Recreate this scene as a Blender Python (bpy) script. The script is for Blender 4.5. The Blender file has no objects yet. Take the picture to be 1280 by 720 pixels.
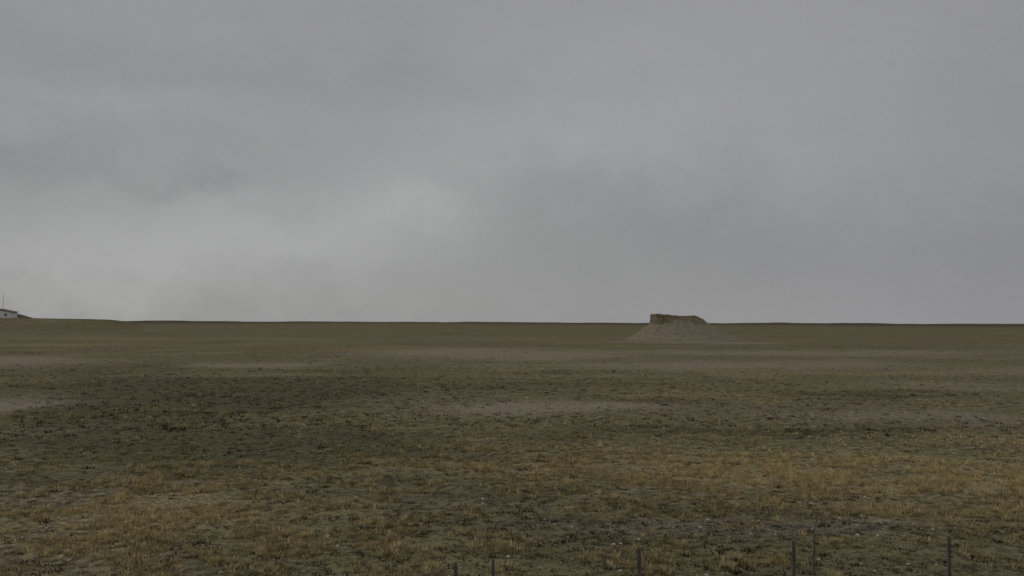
import bpy, math, numpy as np
from mathutils import Vector, Matrix
rng=np.random.default_rng(7)
scene=bpy.context.scene
scene.view_settings.view_transform='Standard'
scene.view_settings.look='None'
scene.view_settings.exposure=0
col=scene.collection

# ------------------------------------------------------------ noise helpers
def _hash(ix,iy,s):
    h=(ix.astype(np.int64)*374761393+iy.astype(np.int64)*668265263+s*1442695041)&0xffffffff
    h=((h^(h>>13))*1274126177)&0xffffffff
    h=h^(h>>16)
    return (h&0xffffff)/float(0xffffff)
def vnoise(x,y,s=0):
    ix=np.floor(x);iy=np.floor(y);fx=x-ix;fy=y-iy
    fx=fx*fx*(3-2*fx);fy=fy*fy*(3-2*fy)
    a=_hash(ix,iy,s);b=_hash(ix+1,iy,s);c=_hash(ix,iy+1,s);d=_hash(ix+1,iy+1,s)
    return (a*(1-fx)+b*fx)*(1-fy)+(c*(1-fx)+d*fx)*fy
def fbm(x,y,s=0,o=4):
    x=np.asarray(x,float);y=np.asarray(y,float)
    v=0;a=.5;t=0
    for i in range(o):
        v=v+a*vnoise(x*2**i+i*17.3,y*2**i-i*9.1,s+i);t+=a;a*=.5
    return v/t
def sstep(a,b,x):
    t=np.clip((x-a)/(b-a),0,1);return t*t*(3-2*t)

def height(x,y):
    r=np.sqrt(x*x+y*y)
    h=(fbm(x/26,y/26,11,4)-.5)*.55*sstep(5,40,r)
    h=h+(fbm(x/3.1,y/3.1,15,3)-.5)*.16*(1-sstep(60,200,r))
    h=h+(fbm(x/120,y/120,21,3)-.5)*1.3*sstep(60,250,r)*(1-sstep(1500,3500,r)*.6)
    # gentle far swells that keep the skyline from being ruler straight
    h=h+(fbm(x/300,y/700,27,4)-.40)*17*sstep(1200,2600,r)*(1-sstep(5000,8000,r))
    top=6.35+(fbm(x/22,y/60,31,3)-.5)*.25+np.clip((-215-x)/60,0,1)*.9
    ridge=sstep(-204,-232,x)**.6*sstep(440,494,y)*(1-sstep(506,545,y))
    h=h*(1-ridge)+top*ridge
    return h
def hz(x,y): return float(height(np.array([float(x)]),np.array([float(y)]))[0])

def blobs(x,y,L,s):
    r=np.sqrt(x*x+y*y)+1
    wx=x+(fbm(x/6,y/6,s,3)-.5)*7*np.clip(r/60,.4,3)+(fbm(x/31,y/31,s+5,3)-.5)*20*np.clip(r/90,.1,2)
    wy=y+(fbm(x/7,y/5,s+3,3)-.5)*9*np.clip(r/60,.3,3)
    f=0*x
    for cx,cy,rx,ry,st in L:
        q=((wx-cx)/rx)**2+((wy-cy)/ry)**2
        f=np.maximum(f,st*np.exp(-q))
    return f
BARE=[(-.2,62,7,7.5,1.25),(24,57,20,5,.66),(-6,172,28,34,1.2),(34,128,42,20,.95),(75,112,26,14,.75),(-34,122,15,12,1),
      (-80,128,18,24,1.1),(-42,58,5.5,15,1.0),(11,27,1.1,.6,1),(48,84,26,9,.72),(6,100,24,5,.6),
      (60,175,70,26,.85),(-14,66,6,2.4,.4),(-25,98,14,4,.5),(52,255,34,22,1),(-60,160,25,8,.6),(110,150,40,18,.6),
      (60,330,90,30,.5),(-40,260,50,10,.5)]
GRAV=[(7,26,8,2.2,.8),(-1,28.5,4,1.2,.5),(-34,48,6,8,.4),(17,60,14,3,.5),(-10,37,4,2,.5)]
GREEN=[(-22,74,17,22,1.15),(-13,43,15,9,1),(-34,84,18,15,1),(-24,56,12,9,1),(15,49,20,2.2,.75),(33,75,22,5,.7),(14,68,9,3,.7),(-60,100,20,9,.7),
       (10,88,20,4,.6),(-16,33,8,3,.55),(90,230,70,30,.45),(6,47,8,4,.6)]
STRAW=[(12,37,11,6,1),(20,34,12,2.2,1.2),(-9,27,8,4.5,.8),(0,36,8,5,.7),(-47,86,12,4,.8),(15,29,5,2.5,.8),(2,44,12,3,.5),
       (-2,23,7,2.5,.6),(-30,38,8,5,.4),(25,46,10,2.6,.6),(9,22,5,1.6,.5),(-95,225,60,24,.8),(-120,300,90,40,.7),(-10,300,60,30,.6)]
RED=[(-44,190,22,14,1.2),(18,262,28,28,1),(88,290,24,25,1),(-150,330,70,25,.7),(-90,215,30,10,.9),(200,420,90,50,.7)]
def fields(x,y):
    b=blobs(x,y,BARE,101);g=blobs(x,y,GRAV,111);gr=blobs(x,y,GREEN,121);s=blobs(x,y,STRAW,131);rd=blobs(x,y,RED,141)
    n=fbm(x/38,y/20,201,4);b=np.maximum(b,sstep(.58,.76,n)*.5)
    n=fbm(x/30,y/22,211,4);gr=np.maximum(gr,sstep(.53,.72,n)*.5)
    n=fbm(x/14,y/9,221,4);s=np.maximum(s,sstep(.50,.72,n)*.6)
    return b,g,gr,s,rd

# ------------------------------------------------------------ material helper
class NT:
    def __init__(s,nt): s.nt=nt;s.n=nt.nodes;s.l=nt.links
    def new(s,t,**k):
        n=s.n.new(t)
        for a,b in k.items(): setattr(n,a,b)
        return n
    def put(s,sock,v):
        if isinstance(v,bpy.types.NodeSocket): s.l.new(v,sock)
        else: sock.default_value=v
    def m(s,op,a,b=0.0,c=None,clamp=False):
        n=s.new('ShaderNodeMath',operation=op,use_clamp=clamp);s.put(n.inputs[0],a);s.put(n.inputs[1],b)
        if c is not None: s.put(n.inputs[2],c)
        return n.outputs[0]
    def ss(s,v,a,b,lo=0.0,hi=1.0):
        n=s.new('ShaderNodeMapRange',interpolation_type='SMOOTHSTEP')
        s.put(n.inputs[0],v);n.inputs[1].default_value=a;n.inputs[2].default_value=b;n.inputs[3].default_value=lo;n.inputs[4].default_value=hi
        return n.outputs[0]
    def noise(s,vec,scale,detail=4,rough=.55,dist=0.0):
        n=s.new('ShaderNodeTexNoise');s.l.new(vec,n.inputs['Vector'])
        n.inputs['Scale'].default_value=scale;n.inputs['Detail'].default_value=detail;n.inputs['Roughness'].default_value=rough
        n.inputs['Distortion'].default_value=dist
        return n.outputs['Fac']
    def mix(s,f,a,b,bt='MIX'):
        n=s.new('ShaderNodeMix',data_type='RGBA',blend_type=bt)
        s.put(n.inputs[0],f)
        for i,v in ((6,a),(7,b)):
            if isinstance(v,tuple): v=v+(1,) if len(v)==3 else v
            s.put(n.inputs[i],v)
        return n.outputs[2]
    def attr(s,name,out='Fac'):
        return s.new('ShaderNodeAttribute',attribute_name=name).outputs[out]
    def mapping(s,vec,scale):
        n=s.new('ShaderNodeMapping');s.l.new(vec,n.inputs[0]);n.inputs['Scale'].default_value=scale;return n.outputs[0]
def material(name,rough=.95,spec=.15):
    m=bpy.data.materials.new(name);m.use_nodes=True
    t=NT(m.node_tree);b=t.n['Principled BSDF'];b.inputs['Roughness'].default_value=rough
    b.inputs['Specular IOR Level'].default_value=spec
    return m,t,b
def simple(name,c1,c2,scale=3,rough=.9,stretch=(1,1,1),bump=.3,bscale=None):
    m,t,b=material(name,rough)
    co=t.new('ShaderNodeTexCoord').outputs['Object']
    v=t.mapping(co,stretch)
    n=t.noise(v,scale,6,.65)
    t.l.new(t.mix(t.ss(n,.3,.7),c1,c2),b.inputs['Base Color'])
    bp=t.new('ShaderNodeBump');bp.inputs['Strength'].default_value=bump;bp.inputs['Distance'].default_value=.05
    t.l.new(n,bp.inputs['Height']);t.l.new(bp.outputs[0],b.inputs['Normal'])
    return m
def mk(name,verts,faces,mat=None,parent=None,loc=(0,0,0),smooth=False,**props):
    me=bpy.data.meshes.new(name);me.from_pydata(verts,[],faces);me.update()
    if smooth: me.polygons.foreach_set('use_smooth',[True]*len(me.polygons))
    o=bpy.data.objects.new(name,me);col.objects.link(o);o.location=loc
    if mat: me.materials.append(mat)
    if parent: o.parent=parent
    for k,v in props.items(): o[k]=v
    return o
def fast_mesh(name,co,tris,nper,mat,vcol=None,smooth=False,**props):
    me=bpy.data.meshes.new(name);nv=len(co);nf=len(tris)
    me.vertices.add(nv);me.vertices.foreach_set('co',np.ascontiguousarray(co,dtype=np.float32).ravel())
    me.loops.add(nf*nper);me.loops.foreach_set('vertex_index',np.ascontiguousarray(tris,dtype=np.int32).ravel())
    me.polygons.add(nf);me.polygons.foreach_set('loop_start',np.arange(nf,dtype=np.int32)*nper)
    me.polygons.foreach_set('loop_total',np.full(nf,nper,dtype=np.int32))
    if smooth: me.polygons.foreach_set('use_smooth',np.ones(nf,dtype=bool))
    me.update(calc_edges=True)
    if vcol is not None:
        a=me.attributes.new('tint','FLOAT_COLOR','POINT')
        c=np.ones((nv,4),dtype=np.float32);c[:,:3]=vcol;a.data.foreach_set('color',c.ravel())
    me.materials.append(mat)
    o=bpy.data.objects.new(name,me);col.objects.link(o)
    for k,v in props.items(): o[k]=v
    return o

# ------------------------------------------------------------ ground
ang=np.concatenate([np.radians(np.arange(-44,44,.2)),np.radians(np.arange(44,316,4))])
rad=np.concatenate([[1.5,4,7,10,12.5],np.exp(np.linspace(np.log(15),np.log(9000),400))])
A,R=np.meshgrid(ang,rad);X=R*np.sin(A);Y=R*np.cos(A);Z=height(X,Y)
nA=len(ang);nR=len(rad)
co=np.stack([X,Y,Z],-1).reshape(-1,3)
i=np.arange(nR-1)[:,None]*nA;j=np.arange(nA)[None,:];j2=(j+1)%nA
quads=np.stack([i+j,i+nA+j,i+nA+j2,i+j2],-1).reshape(-1,4)[:,::-1]
gm,t,b=material('steppe_ground',1,.05)
P=t.new('ShaderNodeTexCoord').outputs['Object']
PX=t.mapping(P,(.4,1,1))
nb=t.noise(PX,.035,4,.6);nm=t.noise(PX,.4,5,.7);nf=t.noise(P,2.2,4,.75);nv=t.noise(P,8.5,3,.75)
bare=t.attr('bare');grav=t.attr('gravel');green=t.attr('green');straw=t.attr('straw');red=t.attr('red');far=t.attr('far')
dm=t.m('SUBTRACT',nm,.5);df=t.m('SUBTRACT',nf,.5);dv=t.m('SUBTRACT',nv,.5)
def jit(f,a=.9,b_=1.0,c=.6,lo=.32,hi=.75):
    v=t.m('MULTIPLY_ADD',dm,a,f);v=t.m('MULTIPLY_ADD',df,b_,v);v=t.m('MULTIPLY_ADD',dv,c,v)
    return t.ss(v,lo,hi)
soil=t.mix(t.ss(nf,.38,.62),(.10,.082,.049),(.255,.209,.133))
soil2=t.mix(t.ss(nf,.38,.62),(.11,.095,.048),(.235,.20,.10))
c=t.mix(t.ss(nb,.35,.65),soil,soil2)
c=t.mix(t.m('MULTIPLY',jit(straw),.7),c,t.mix(t.ss(nv,.38,.62),(.15,.125,.06),(.39,.325,.165)))
c=t.mix(t.m('MULTIPLY',jit(green),.85),c,t.mix(t.ss(nv,.38,.62),(.055,.053,.028),(.145,.133,.065)))
c=t.mix(t.m('MULTIPLY',jit(grav),.75),c,t.mix(t.ss(nv,.38,.62),(.08,.068,.054),(.24,.205,.16)))
c=t.mix(t.m('MULTIPLY',jit(bare,1.3,1.0,.5,.25,.9),.8),c,t.mix(t.ss(nf,.35,.65),(.19,.158,.11),(.325,.276,.195)))
c=t.mix(t.m('MULTIPLY',jit(red,.8,.3,.1,.35,.8),.6),c,(.215,.145,.066))
sp=t.ss(t.m('ADD',t.noise(P,4.0,3,.75),t.m('MULTIPLY',dm,.4)),.54,.595)
c=t.mix(t.m('MULTIPLY',sp,t.m('MULTIPLY_ADD',bare,-.5,.78)),c,(.046,.041,.025))
sp2=t.ss(t.noise(t.mapping(P,(.7,1,1)),1.05,4,.8),.55,.625)
c=t.mix(t.m('MULTIPLY',sp2,t.m('MULTIPLY_ADD',bare,-.5,.68)),c,(.055,.049,.028))
sp3=t.ss(t.noise(P,14,2,.7),.62,.68)
c=t.mix(t.m('MULTIPLY',sp3,.6),c,(.42,.38,.31))
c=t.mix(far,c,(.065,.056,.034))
t.l.new(c,b.inputs['Base Color'])
bp=t.new('ShaderNodeBump');bp.inputs['Strength'].default_value=.8;bp.inputs['Distance'].default_value=.06
t.l.new(nf,bp.inputs['Height']);t.l.new(bp.outputs[0],b.inputs['Normal'])
me_ground=fast_mesh('ground',co,quads,4,gm,smooth=True,kind='structure')
fb,fg,fgr,fs,fr=fields(co[:,0],co[:,1])
rr=np.hypot(co[:,0],co[:,1])
ridge_face=sstep(-206,-230,co[:,0])*sstep(486,492,co[:,1])*(1-sstep(508,530,co[:,1]))
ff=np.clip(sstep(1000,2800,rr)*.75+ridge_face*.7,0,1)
for nme,arr in (('bare',fb),('gravel',fg),('green',fgr),('straw',fs),('red',fr),('far',ff)):
    a=me_ground.data.attributes.new(nme,'FLOAT','POINT');a.data.foreach_set('value',arr.astype(np.float32))

# ------------------------------------------------------------ plants
def plantmat(name):
    m,t,b=material(name,1,.03)
    t.l.new(t.attr('tint','Color'),b.inputs['Base Color'])
    return m
def blades(name,cx,cy,rad_,hgt,nb_,wid,tint,lean,props):
    n=len(cx);N=n*nb_
    k=np.repeat(np.arange(n),nb_)
    a=rng.uniform(0,2*np.pi,N);q=np.sqrt(rng.random(N))*rad_[k]
    bx=cx[k]+q*np.cos(a);by=cy[k]+q*np.sin(a)
    h=hgt[k]*rng.uniform(.5,1.1,N)*(1-.35*(q/rad_[k])**2)
    out=lean*h*(.3+q/rad_[k])*rng.uniform(.4,1.2,N)
    a2=a+rng.normal(0,.5,N)
    tx=bx+out*np.cos(a2);ty=by+out*np.sin(a2)
    w=wid[k]*rng.uniform(.6,1.3,N);f=rng.uniform(0,np.pi,N)
    gz=height(cx,cy)[k]-.02
    v=np.empty((N,3,3))
    v[:,0]=np.stack([bx-w*np.cos(f),by-w*np.sin(f),gz],-1)
    v[:,1]=np.stack([bx+w*np.cos(f),by+w*np.sin(f),gz],-1)
    v[:,2]=np.stack([tx,ty,gz+h],-1)
    tc=tint[k]*rng.uniform(.75,1.25,(N,1))
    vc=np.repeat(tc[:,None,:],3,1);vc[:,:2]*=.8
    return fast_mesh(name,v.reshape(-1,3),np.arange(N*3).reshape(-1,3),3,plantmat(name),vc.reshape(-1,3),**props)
def scatter(n,d0,d1,half=38,power=1.0):
    u=rng.random(n);r=np.sqrt(d0**2+(d1**2-d0**2)*u) if power==1 else d0*(d1/d0)**u
    a=np.radians(rng.uniform(-half,half,n))
    return r*np.sin(a),r*np.cos(a)
OL=np.array([.235,.20,.095]);ST=np.array([.74,.60,.32]);GR=np.array([.125,.118,.058]);DK=np.array([.035,.031,.02])
def grass(name,n,d0,d1,nb_,sc,wid0,label):
    x,y=scatter(n,d0,d1,power=0 if d1>60 else 1)
    fb,fg,fgr,fs,fr=fields(x,y)
    clump=fbm(x/1.1,y/.9,301,3)
    p=np.clip(.26+.5*fs+.05*fgr-.6*fb-.3*fg,.03,1)*sstep(.42,.64,clump)*1.9
    keep=rng.random(len(x))<p
    x,y,fs,fgr=x[keep],y[keep],fs[keep],fgr[keep]
    n=len(x)
    w=np.clip(.28+.45*fs-.3*fgr+rng.normal(0,.42,n),0,1)[:,None]
    g=np.clip(.2+.6*fgr+rng.normal(0,.2,n),0,1)[:,None]
    base=OL*(1-g)+GR*g
    tint=(base*(1-w)+ST*w)*rng.uniform(.65,1.2,(n,1))
    r=rng.uniform(.05,.15,n)*sc;h=rng.uniform(.07,.20,n)*(.7+.8*w[:,0])
    return blades(name,x,y,r,h,nb_,np.full(n,wid0),tint,.6,dict(kind='stuff',label=label))
grass('dry_grass',62000,13,42,19,1.0,.0095,'short tufts of dry straw and olive grass on stony steppe')
grass('steppe_grass',66000,42,170,8,1.5,.024,'low olive and straw grass across the open plain')
def shrubs(name,n,d0,d1,nb_,sc,label):
    x,y=scatter(n,d0,d1,power=0)
    fb,fg,fgr,fs,fr=fields(x,y)
    p=np.clip(.34+.7*fgr-.2*fs-.32*fb+.3*fg,.03,1)
    keep=rng.random(len(x))<p;x,y=x[keep],y[keep];n=len(x)
    r=rng.uniform(.05,.17,n)*sc*(1+.5*(rng.random(n)>.93));h=r*rng.uniform(.5,.8,n)
    g=(rng.random((n,1))**1.3)*.85;tint=(DK*(1-g)+GR*g)*rng.uniform(.7,1.2,(n,1))
    return blades(name,x,y,r,h,nb_,r*.15,tint,.8,dict(kind='stuff',label=label))
shrubs('cushion_plants',22000,14,60,20,.9,'dark green low cushion plants dotted over the stony ground')
shrubs('low_shrubs',19000,50,230,10,1.65,'dark low shrubs scattered across the plain')

def stones(n,d0,d1,s0,s1):
    x,y=scatter(n,d0,d1,power=0)
    fb,fg,fgr,fs,fr=fields(x,y)
    keep=rng.random(n)<np.clip(.3+.7*fg+.4*fb,0,1);x,y=x[keep],y[keep];n=len(x)
    g=np.array([(1,0,0),(.3,.95,0),(-.8,.6,0),(-.8,-.6,0),(.3,-.95,0),(.35,.3,.75),(-.4,.15,.85),(-.05,-.45,.7)],float)
    F=[(0,1,5),(1,6,5),(1,2,6),(2,3,6),(3,7,6),(3,4,7),(4,0,7),(0,5,7),(5,6,7)]
    s=(s0*(s1/s0)**(rng.random(n)**2.0))
    V=g[None]*(1+rng.normal(0,.15,(n,8,3)))
    a=rng.uniform(0,6.28,n);ca,sa=np.cos(a)[:,None],np.sin(a)[:,None]
    vx=V[:,:,0]*ca-V[:,:,1]*sa;vy=V[:,:,0]*sa+V[:,:,1]*ca
    zz=height(x,y)
    W=np.stack([x[:,None]+vx*s[:,None],y[:,None]+vy*s[:,None]*.8,zz[:,None]-.01+V[:,:,2]*s[:,None]*.6],-1)
    T=(np.arange(n)[:,None,None]*8+np.array(F)[None]).reshape(-1,3)
    br=rng.random((n,1))**2.2
    tc=(np.array([.16,.14,.11])*(1-br)+np.array([.52,.48,.42])*br)
    return fast_mesh('scattered_stones',W.reshape(-1,3),T,3,plantmat('stone'),np.repeat(tc[:,None],8,1).reshape(-1,3),
        kind='stuff',label='small pale and grey stones strewn over bare soil')
stones(26000,14,75,.02,.08)

# ------------------------------------------------------------ earthen tower ruin
MX,MY=52.5,280.0
mz=hz(MX,MY)-.15
root=bpy.data.objects.new('earthen_tower_ruin',None);col.objects.link(root);root.location=(MX,MY,mz)
root['label']='eroded flat-topped earthen tower ruin on a wide rubble mound';root['category']='ruin'
na,nr=260,90
aa,uu=np.meshgrid(2*np.pi*np.arange(na)/na,np.arange(nr+1)/nr)
ca,sa=np.cos(aa),np.sin(aa)
Rr=np.where(ca>0,20.8,17.6)*ca**2+17.5*sa**2
Rr=Rr*(1+.16*(fbm(ca*2.4+5,sa*2.4+5,401,4)-.5))
x=ca*Rr*uu;y=sa*Rr*uu
z=12.0*(1-uu)**1.14
z=np.where(z>7.4,7.4+.04*(z-7.4),z)
z=z+(fbm(x/1.8,y/1.8,411,4)-.5)*.5*(1-uu)**.5
z=z+(fbm(aa*8.0,uu*1.6,421,3)-.5)*.6*np.sin(np.pi*uu)
z=z-.3*np.clip((uu-.95)/.05,0,1)
vs=np.stack([x,y,z],-1).reshape(-1,3)
ii=np.arange(nr)[:,None]*na;jj=np.arange(na)[None,:];jk=(jj+1)%na
q=np.stack([ii+jj,ii+na+jj,ii+na+jk,ii+jk],-1).reshape(-1,4)
tal,t,b=material('rubble_earth',1,.05)
oc=t.new('ShaderNodeTexCoord').outputs['Object']
n_=t.noise(oc,.9,6,.7);ng=t.noise(oc,2.2,4,.75)
sz_=t.new('ShaderNodeSeparateXYZ');t.l.new(oc,sz_.inputs[0])
cc=t.mix(t.ss(n_,.3,.7),(.185,.157,.107),(.29,.248,.178))
foot=t.ss(t.m('MULTIPLY_ADD',t.m('SUBTRACT',ng,.5),2.6,sz_.outputs[2]),1.0,.0)
cc=t.mix(t.m('MULTIPLY',foot,.7),cc,(.165,.137,.085))
t.l.new(cc,b.inputs['Base Color'])
bp=t.new('ShaderNodeBump');bp.inputs['Strength'].default_value=.7;bp.inputs['Distance'].default_value=.12
t.l.new(n_,bp.inputs['Height']);t.l.new(bp.outputs[0],b.inputs['Normal'])
o=fast_mesh('rubble_mound',vs,q,4,tal,smooth=True,label='pale grey-brown slope of loose earth around the tower');o.parent=root
nu,nl,rings=280,34,9
au,vv=np.meshgrid(2*np.pi*np.arange(nu)/nu,np.arange(nl+1)/nl)
ca,sa=np.cos(au),np.sin(au);p=4.0
k=(np.abs(ca/7.9)**p+np.abs(sa/6.2)**p)**(-1/p);x=ca*k;y=sa*k
flare=.06+.22*sstep(-.75,-.2,ca)-.06*sstep(.3,.8,ca)
s=1+flare*(1-vv)**.9
s=s+((fbm(au*14,vv*1.3,431,3)-.5)*.06+(fbm(au*6,vv*3,441,3)-.5)*.08)
topz=8.3+(fbm(x/2.2+3,y/2.2,451,4)-.5)*.7-.03*x-1.1*sstep(4.6,7.8,x)+.3*sstep(-5.0,-6.6,x)-.3*sstep(-7.2,-7.8,x)
z=4.4+(topz-4.4)*vv
wall=np.stack([x*s,y*s,z],-1)
tops=[]
for kk in range(1,rings+1):
    u=1-kk/rings;xx=x[-1]*s[-1]*u;yy=y[-1]*s[-1]*u
    zz=topz[-1]*u+(1-u)*8.0+(fbm(xx/1.6,yy/1.6,461,3)-.5)*.6
    tops.append(np.stack([xx,yy,zz],-1))
vs=np.concatenate([wall.reshape(-1,3),np.concatenate(tops)])
nn=nl+rings;ii=np.arange(nn)[:,None]*nu;jj=np.arange(nu)[None,:];jk=(jj+1)%nu
q=np.stack([ii+jj,ii+jk,ii+nu+jk,ii+nu+jj],-1).reshape(-1,4)
wm,t,b=material('eroded_rammed_earth',1,.05)
oc=t.new('ShaderNodeTexCoord').outputs['Object']
v1=t.noise(t.mapping(oc,(1.3,1.3,.5)),1.1,6,.65);v2=t.noise(t.mapping(oc,(.3,.3,2.2)),1.0,4,.6)
sepz=t.new('ShaderNodeSeparateXYZ');t.l.new(oc,sepz.inputs[0])
cc=t.mix(t.ss(v1,.32,.68),(.19,.158,.10),(.285,.24,.165))
cc=t.mix(t.m('MULTIPLY',t.ss(v2,.5,.65),.2),cc,(.165,.138,.085))
cc=t.mix(t.m('MULTIPLY',t.ss(sepz.outputs[2],7.4,8.1),.55),cc,(.17,.142,.078))
cc=t.mix(t.ss(sepz.outputs[2],7.0,6.2),cc,(.235,.20,.142))
t.l.new(cc,b.inputs['Base Color'])
bp=t.new('ShaderNodeBump');bp.inputs['Strength'].default_value=.6;bp.inputs['Distance'].default_value=.15
t.l.new(v1,bp.inputs['Height']);t.l.new(bp.outputs[0],b.inputs['Normal'])
o=fast_mesh('earthen_wall',vs,q,4,wm,smooth=True,label='crumbling rammed-earth block with an uneven grassy top');o.parent=root

# ------------------------------------------------------------ far building, mast, earth bank
white=simple('whitewash',(.72,.71,.69),(.82,.81,.79),.8,.9,bump=.1)
roofm=simple('dark_roof_sheet',(.09,.085,.08),(.14,.13,.12),2,.7,bump=.1)
glass=simple('dark_pane',(.02,.022,.025),(.04,.042,.045),2,.3,bump=0)
doorm=simple('brown_door',(.10,.07,.05),(.14,.10,.07),3,.7,bump=.1)
frame=simple('grey_frame',(.25,.25,.24),(.32,.32,.31),3,.7,bump=.1)
BX,BY=-291.5,492.0
bz=hz(BX+2,BY+2)-.1
bd=bpy.data.objects.new('farm_building',None);col.objects.link(bd);bd.location=(BX+3.2,BY,bz)
bd['label']='small whitewashed gabled building with dark roof on the rise';bd['category']='building'
def box(name,x0,x1,y0,y1,z0,z1,mat,parent,**p):
    v=[(x0,y0,z0),(x1,y0,z0),(x1,y1,z0),(x0,y1,z0),(x0,y0,z1),(x1,y0,z1),(x1,y1,z1),(x0,y1,z1)]
    f=[(0,3,2,1),(4,5,6,7),(0,1,5,4),(1,2,6,5),(2,3,7,6),(3,0,4,7)]
    return mk(name,v,f,mat,parent,**p)
w=8.0;dp=7.0;hw=3.3;hp=4.9
v=[(-w,0,-.8),(w,0,-.8),(w,dp,-.8),(-w,dp,-.8),(-w,0,hw),(w,0,hw),(w,dp,hw),(-w,dp,hw),(0,0,hp),(0,dp,hp)]
f=[(0,1,5,8,4),(2,3,7,9,6),(1,2,6,5),(3,0,4,7),(0,3,2,1),(4,8,9,7),(8,5,6,9)]
mk('wall',v,f,white,bd)
o=.5;th=.3;e=(hp-hw)/w
def slope(x): return hp-abs(x)*e+.02
v=[]
for yy in (-o,dp+o):
    for x in (-w-.7,0,w+.7): v.append((x,yy,slope(x)))
    for x in (w+.7,0,-w-.7): v.append((x,yy,slope(x)+th))
f=[(0,1,4,5)[::-1],(1,2,3,4)[::-1],(6,7,10,11),(7,8,9,10),(5,4,10,11),(4,3,9,10),(0,6,7,1),(1,7,8,2),(2,8,9,3),(0,5,11,6)]
roof=mk('roof',v,f,roofm,bd)
for wx in (-6,-3.4,5.4):
    wn=box('window',wx-.5,wx+.5,-.03,.0,1.2,2.3,glass,bd)
    fr_=mk('frame',[(wx+a*s_,-.05,1.75+c_*s_*1.1) for s_ in (.5,.6) for a,c_ in ((-1,-1),(1,-1),(1,1),(-1,1))],
        [(0,1,5,4),(1,2,6,5),(2,3,7,6),(3,0,4,7)],frame,wn)
box('door',-1.6,-.5,-.04,.0,-.1,2.1,doorm,bd)
def tube(p0,p1,r,n=8):
    p0=Vector(p0);p1=Vector(p1);d=(p1-p0).normalized();a=d.orthogonal().normalized();b_=d.cross(a)
    vs=[]
    for p in (p0,p1):
        for i in range(n):
            t_=2*math.pi*i/n;vs.append(tuple(p+a*r*math.cos(t_)+b_*r*math.sin(t_)))
    fs=[(i,(i+1)%n,n+(i+1)%n,n+i) for i in range(n)]+[tuple(range(n))[::-1],tuple(range(n,2*n))]
    return vs,fs
def tubes(name,L,mat,parent=None,loc=(0,0,0),**p):
    V=[];F=[]
    for q in L:
        v_,f_=tube(*q);k=len(V);V+=v_;F+=[tuple(i+k for i in ff_) for ff_ in f_]
    return mk(name,V,F,mat,parent,loc,**p)
steel=simple('weathered_steel',(.22,.22,.22),(.32,.32,.32),4,.6,bump=.1)
L=[]
for k in range(3):
    a=2*math.pi*k/3;L.append(((.2*math.cos(a),.2*math.sin(a),-.5),(.07*math.cos(a),.07*math.sin(a),13),.025))
for s_ in range(13):
    for k in range(3):
        r0=.2-.13*s_/13;r1=.2-.13*(s_+1)/13;a=2*math.pi*k/3;a1=2*math.pi*(k+1)/3
        L.append(((r0*math.cos(a),r0*math.sin(a),s_),(r1*math.cos(a1),r1*math.sin(a1),s_+1),.012))
L+= [((0,0,13),(0,0,14.8),.025),((-.6,0,13.6),(.6,0,13.6),.02),((-.4,0,14.3),(.4,0,14.3),.02)]
tubes('radio_mast',L,steel,None,(-290.8,503,hz(-290.5,503)),label='thin steel lattice radio mast behind the white building',category='mast')
nx,ny=80,30
gx,gy=np.meshgrid(-315+np.arange(nx+1)*42/nx,504+np.arange(ny+1)*26/ny)
px=sstep(-276,-296,gx)**.8;py=np.sin(np.pi*np.arange(ny+1)/ny).clip(0)[:,None]**.6
hb=4.3*px*py*(1-sstep(-303,-314,gx))+(fbm(gx/2.5,gy/2.5,501,3)-.5)*.5*px*py
vs=np.stack([gx,gy,height(gx,np.full_like(gy,500.0))*(1-sstep(512,530,gy))-.25-2*sstep(512,530,gy)+hb],-1).reshape(-1,3)
ii=np.arange(ny)[:,None]*(nx+1);jj=np.arange(nx)[None,:]
q=np.stack([ii+jj,ii+jj+1,ii+jj+nx+2,ii+jj+nx+1],-1).reshape(-1,4)
fast_mesh('earth_bank_terrain',vs,q,4,simple('dark_earth',(.06,.053,.036),(.10,.088,.058),.6,1,bump=.5),smooth=True,kind='structure')

# ------------------------------------------------------------ fence posts
pm=simple('weathered_post',(.075,.068,.06),(.15,.137,.12),5,.9,(3,3,.5),.6)
def post(H,w_):
    V=[];F=[];prof=[(-.3,1.0),(.0,1.0),(H*.35,.97),(H*.7,.93),(H-.03,.9),(H,.72)]
    for z,s in prof:
        for a in range(8):
            t_=math.pi/8+a*math.pi/4
            cx,cy=math.cos(t_),math.sin(t_)
            j=1+.05*math.sin(z*7+a*2.1)
            V.append((cx*w_*s*j,cy*w_*s*j,z))
    n=len(prof)
    for k in range(n-1):
        for a in range(8): F.append((k*8+a,k*8+(a+1)%8,(k+1)*8+(a+1)%8,(k+1)*8+a))
    F.append(tuple(range((n-1)*8,n*8)));F.append(tuple(range(8))[::-1])
    return V,F
for (px,py,ztop,w_,lx,ly) in [(-1.08,17.2,1.36,.037,.01,.0),(-.36,17.4,1.37,.030,-.01,.02),(2.63,18.35,1.37,.041,.0,.01),
        (6.02,18.95,1.37,.041,.005,.0),(6.55,19.2,1.41,.018,-.012,.0),(9.55,19.4,1.37,.039,-.004,.01)]:
    gz=hz(px,py);H=ztop-gz
    V,F=post(H,w_)
    o_=mk('fence_post',V,F,pm,None,(px,py,gz),label='thin weathered wooden post standing in dry grass' if w_>.035 else 'very thin weathered stake standing beside a fence post',
        category='fence post',group='fence posts along the grass')
    o_.rotation_euler=(ly,lx,rng.uniform(0,1.5))

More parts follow.
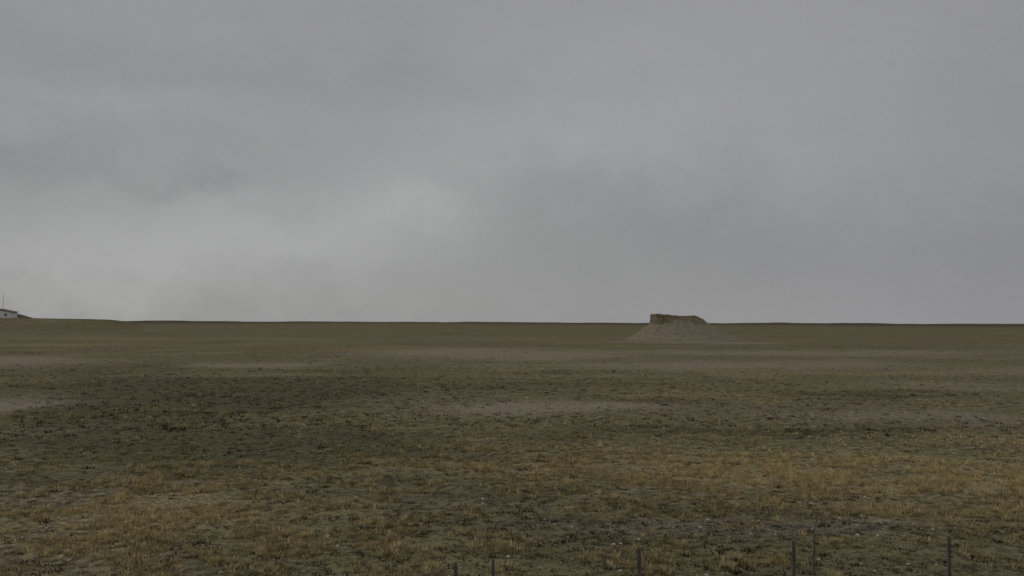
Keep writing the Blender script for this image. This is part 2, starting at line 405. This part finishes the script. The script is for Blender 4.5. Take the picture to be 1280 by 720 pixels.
# ------------------------------------------------------------ world: overcast
wd=bpy.data.worlds.new('World');scene.world=wd;wd.use_nodes=True
t=NT(wd.node_tree);bg=t.n['Background']
SUN_EL,SUN_AZ=math.radians(48),math.radians(-60)
sky=t.new('ShaderNodeTexSky',sky_type='NISHITA');sky.sun_disc=False;sky.sun_elevation=SUN_EL;sky.sun_rotation=SUN_AZ
G=t.new('ShaderNodeTexCoord').outputs['Generated']
sx=t.new('ShaderNodeSeparateXYZ');t.l.new(G,sx.inputs[0])
warp=t.noise(t.mapping(G,(1,1,1.4)),7,6,.62)
n1=t.noise(t.mapping(G,(1,1,1.6)),4.3,6,.6,.2)
n2=t.noise(t.mapping(G,(1,1,1.4)),14,5,.6)
n3=t.noise(G,170,2,.6)
wx_=t.m('SUBTRACT',warp,.5);wz_=t.m('SUBTRACT',n2,.5)
vx=t.m('MULTIPLY_ADD',wx_,.20,sx.outputs[0])
vz=t.m('MULTIPLY_ADD',wx_,.05,t.m('MULTIPLY_ADD',wz_,.08,sx.outputs[2]))
val=0.298
BL=[(-.105,.135,.065,.032,.05),(-.20,.11,.15,.045,.045),(-.30,.08,.17,.035,.055),(-.45,.05,.14,.04,.045),(-.02,.20,.16,.035,.028),(-.42,.225,.16,.022,.025),
    (.18,.24,.20,.09,.028),(-.30,.255,.28,.022,-.016),(-.2,.34,.4,.04,0.0),(.52,.20,.09,.2,-.02),(.35,.07,.4,.06,-.034),
    (.12,.15,.12,.05,-.018),(-.52,.172,.055,.016,-.04),(-.335,.142,.024,.013,-.028),(-.45,.145,.12,.014,-.022),(.13,.27,.03,.012,-.008),(-.15,.03,.35,.03,.012)]
for x0,z0,a,c_,amp in BL:
    ax=t.m('MULTIPLY',t.m('SUBTRACT',vx,x0),1/a);az=t.m('MULTIPLY',t.m('SUBTRACT',vz,z0),1/c_)
    q=t.m('MULTIPLY_ADD',ax,ax,t.m('MULTIPLY',az,az))
    val=t.m('MULTIPLY_ADD',t.m('EXPONENT',t.m('MULTIPLY',q,-.8)),amp,val)
val=t.m('MULTIPLY_ADD',t.m('SUBTRACT',n1,.5),.05,val)
val=t.m('MULTIPLY_ADD',wz_,.028,val)
val=t.m('MULTIPLY_ADD',t.m('SUBTRACT',n3,.5),.02,val)
val=t.m('ADD',val,t.ss(sx.outputs[2],.38,1.0,0,.10))
comb=t.new('ShaderNodeCombineColor')
tn=t.ss(sx.outputs[0],-.1,.5)
t.put(comb.inputs[0],t.m('MULTIPLY',val,.997));t.put(comb.inputs[1],t.m('MULTIPLY',val,.994));t.put(comb.inputs[2],t.m('MULTIPLY',val,t.m('MULTIPLY_ADD',tn,.028,1.0)))
sk=t.mix(1.0,sky.outputs[0],(.1,.1,.1),'MULTIPLY')
fin=t.mix(.02,comb.outputs[0],sk)
t.l.new(fin,bg.inputs['Color']);bg.inputs['Strength'].default_value=1.0
wd.cycles.sampling_method='MANUAL';wd.cycles.sample_map_resolution=256
sl=bpy.data.lights.new('sun','SUN');sl.energy=.5;sl.angle=math.radians(35);sl.color=(1,.97,.92)
so=bpy.data.objects.new('sun',sl);col.objects.link(so)
d=Vector((math.sin(SUN_AZ)*math.cos(SUN_EL),math.cos(SUN_AZ)*math.cos(SUN_EL),math.sin(SUN_EL)))
so.rotation_euler=d.to_track_quat('Z','Y').to_euler()

# ------------------------------------------------------------ camera
cd=bpy.data.cameras.new('camera');cd.sensor_width=36;cd.lens=30.94;cd.clip_end=20000;cd.clip_start=.1
cam=bpy.data.objects.new('camera',cd);col.objects.link(cam)
pitch=math.atan(42.5/1100)
cam.matrix_world=Matrix.Translation((0,0,6))@Matrix.Rotation(math.radians(90)+pitch,4,'X')@Matrix.Rotation(math.radians(.22),4,'Z')
scene.camera=cam
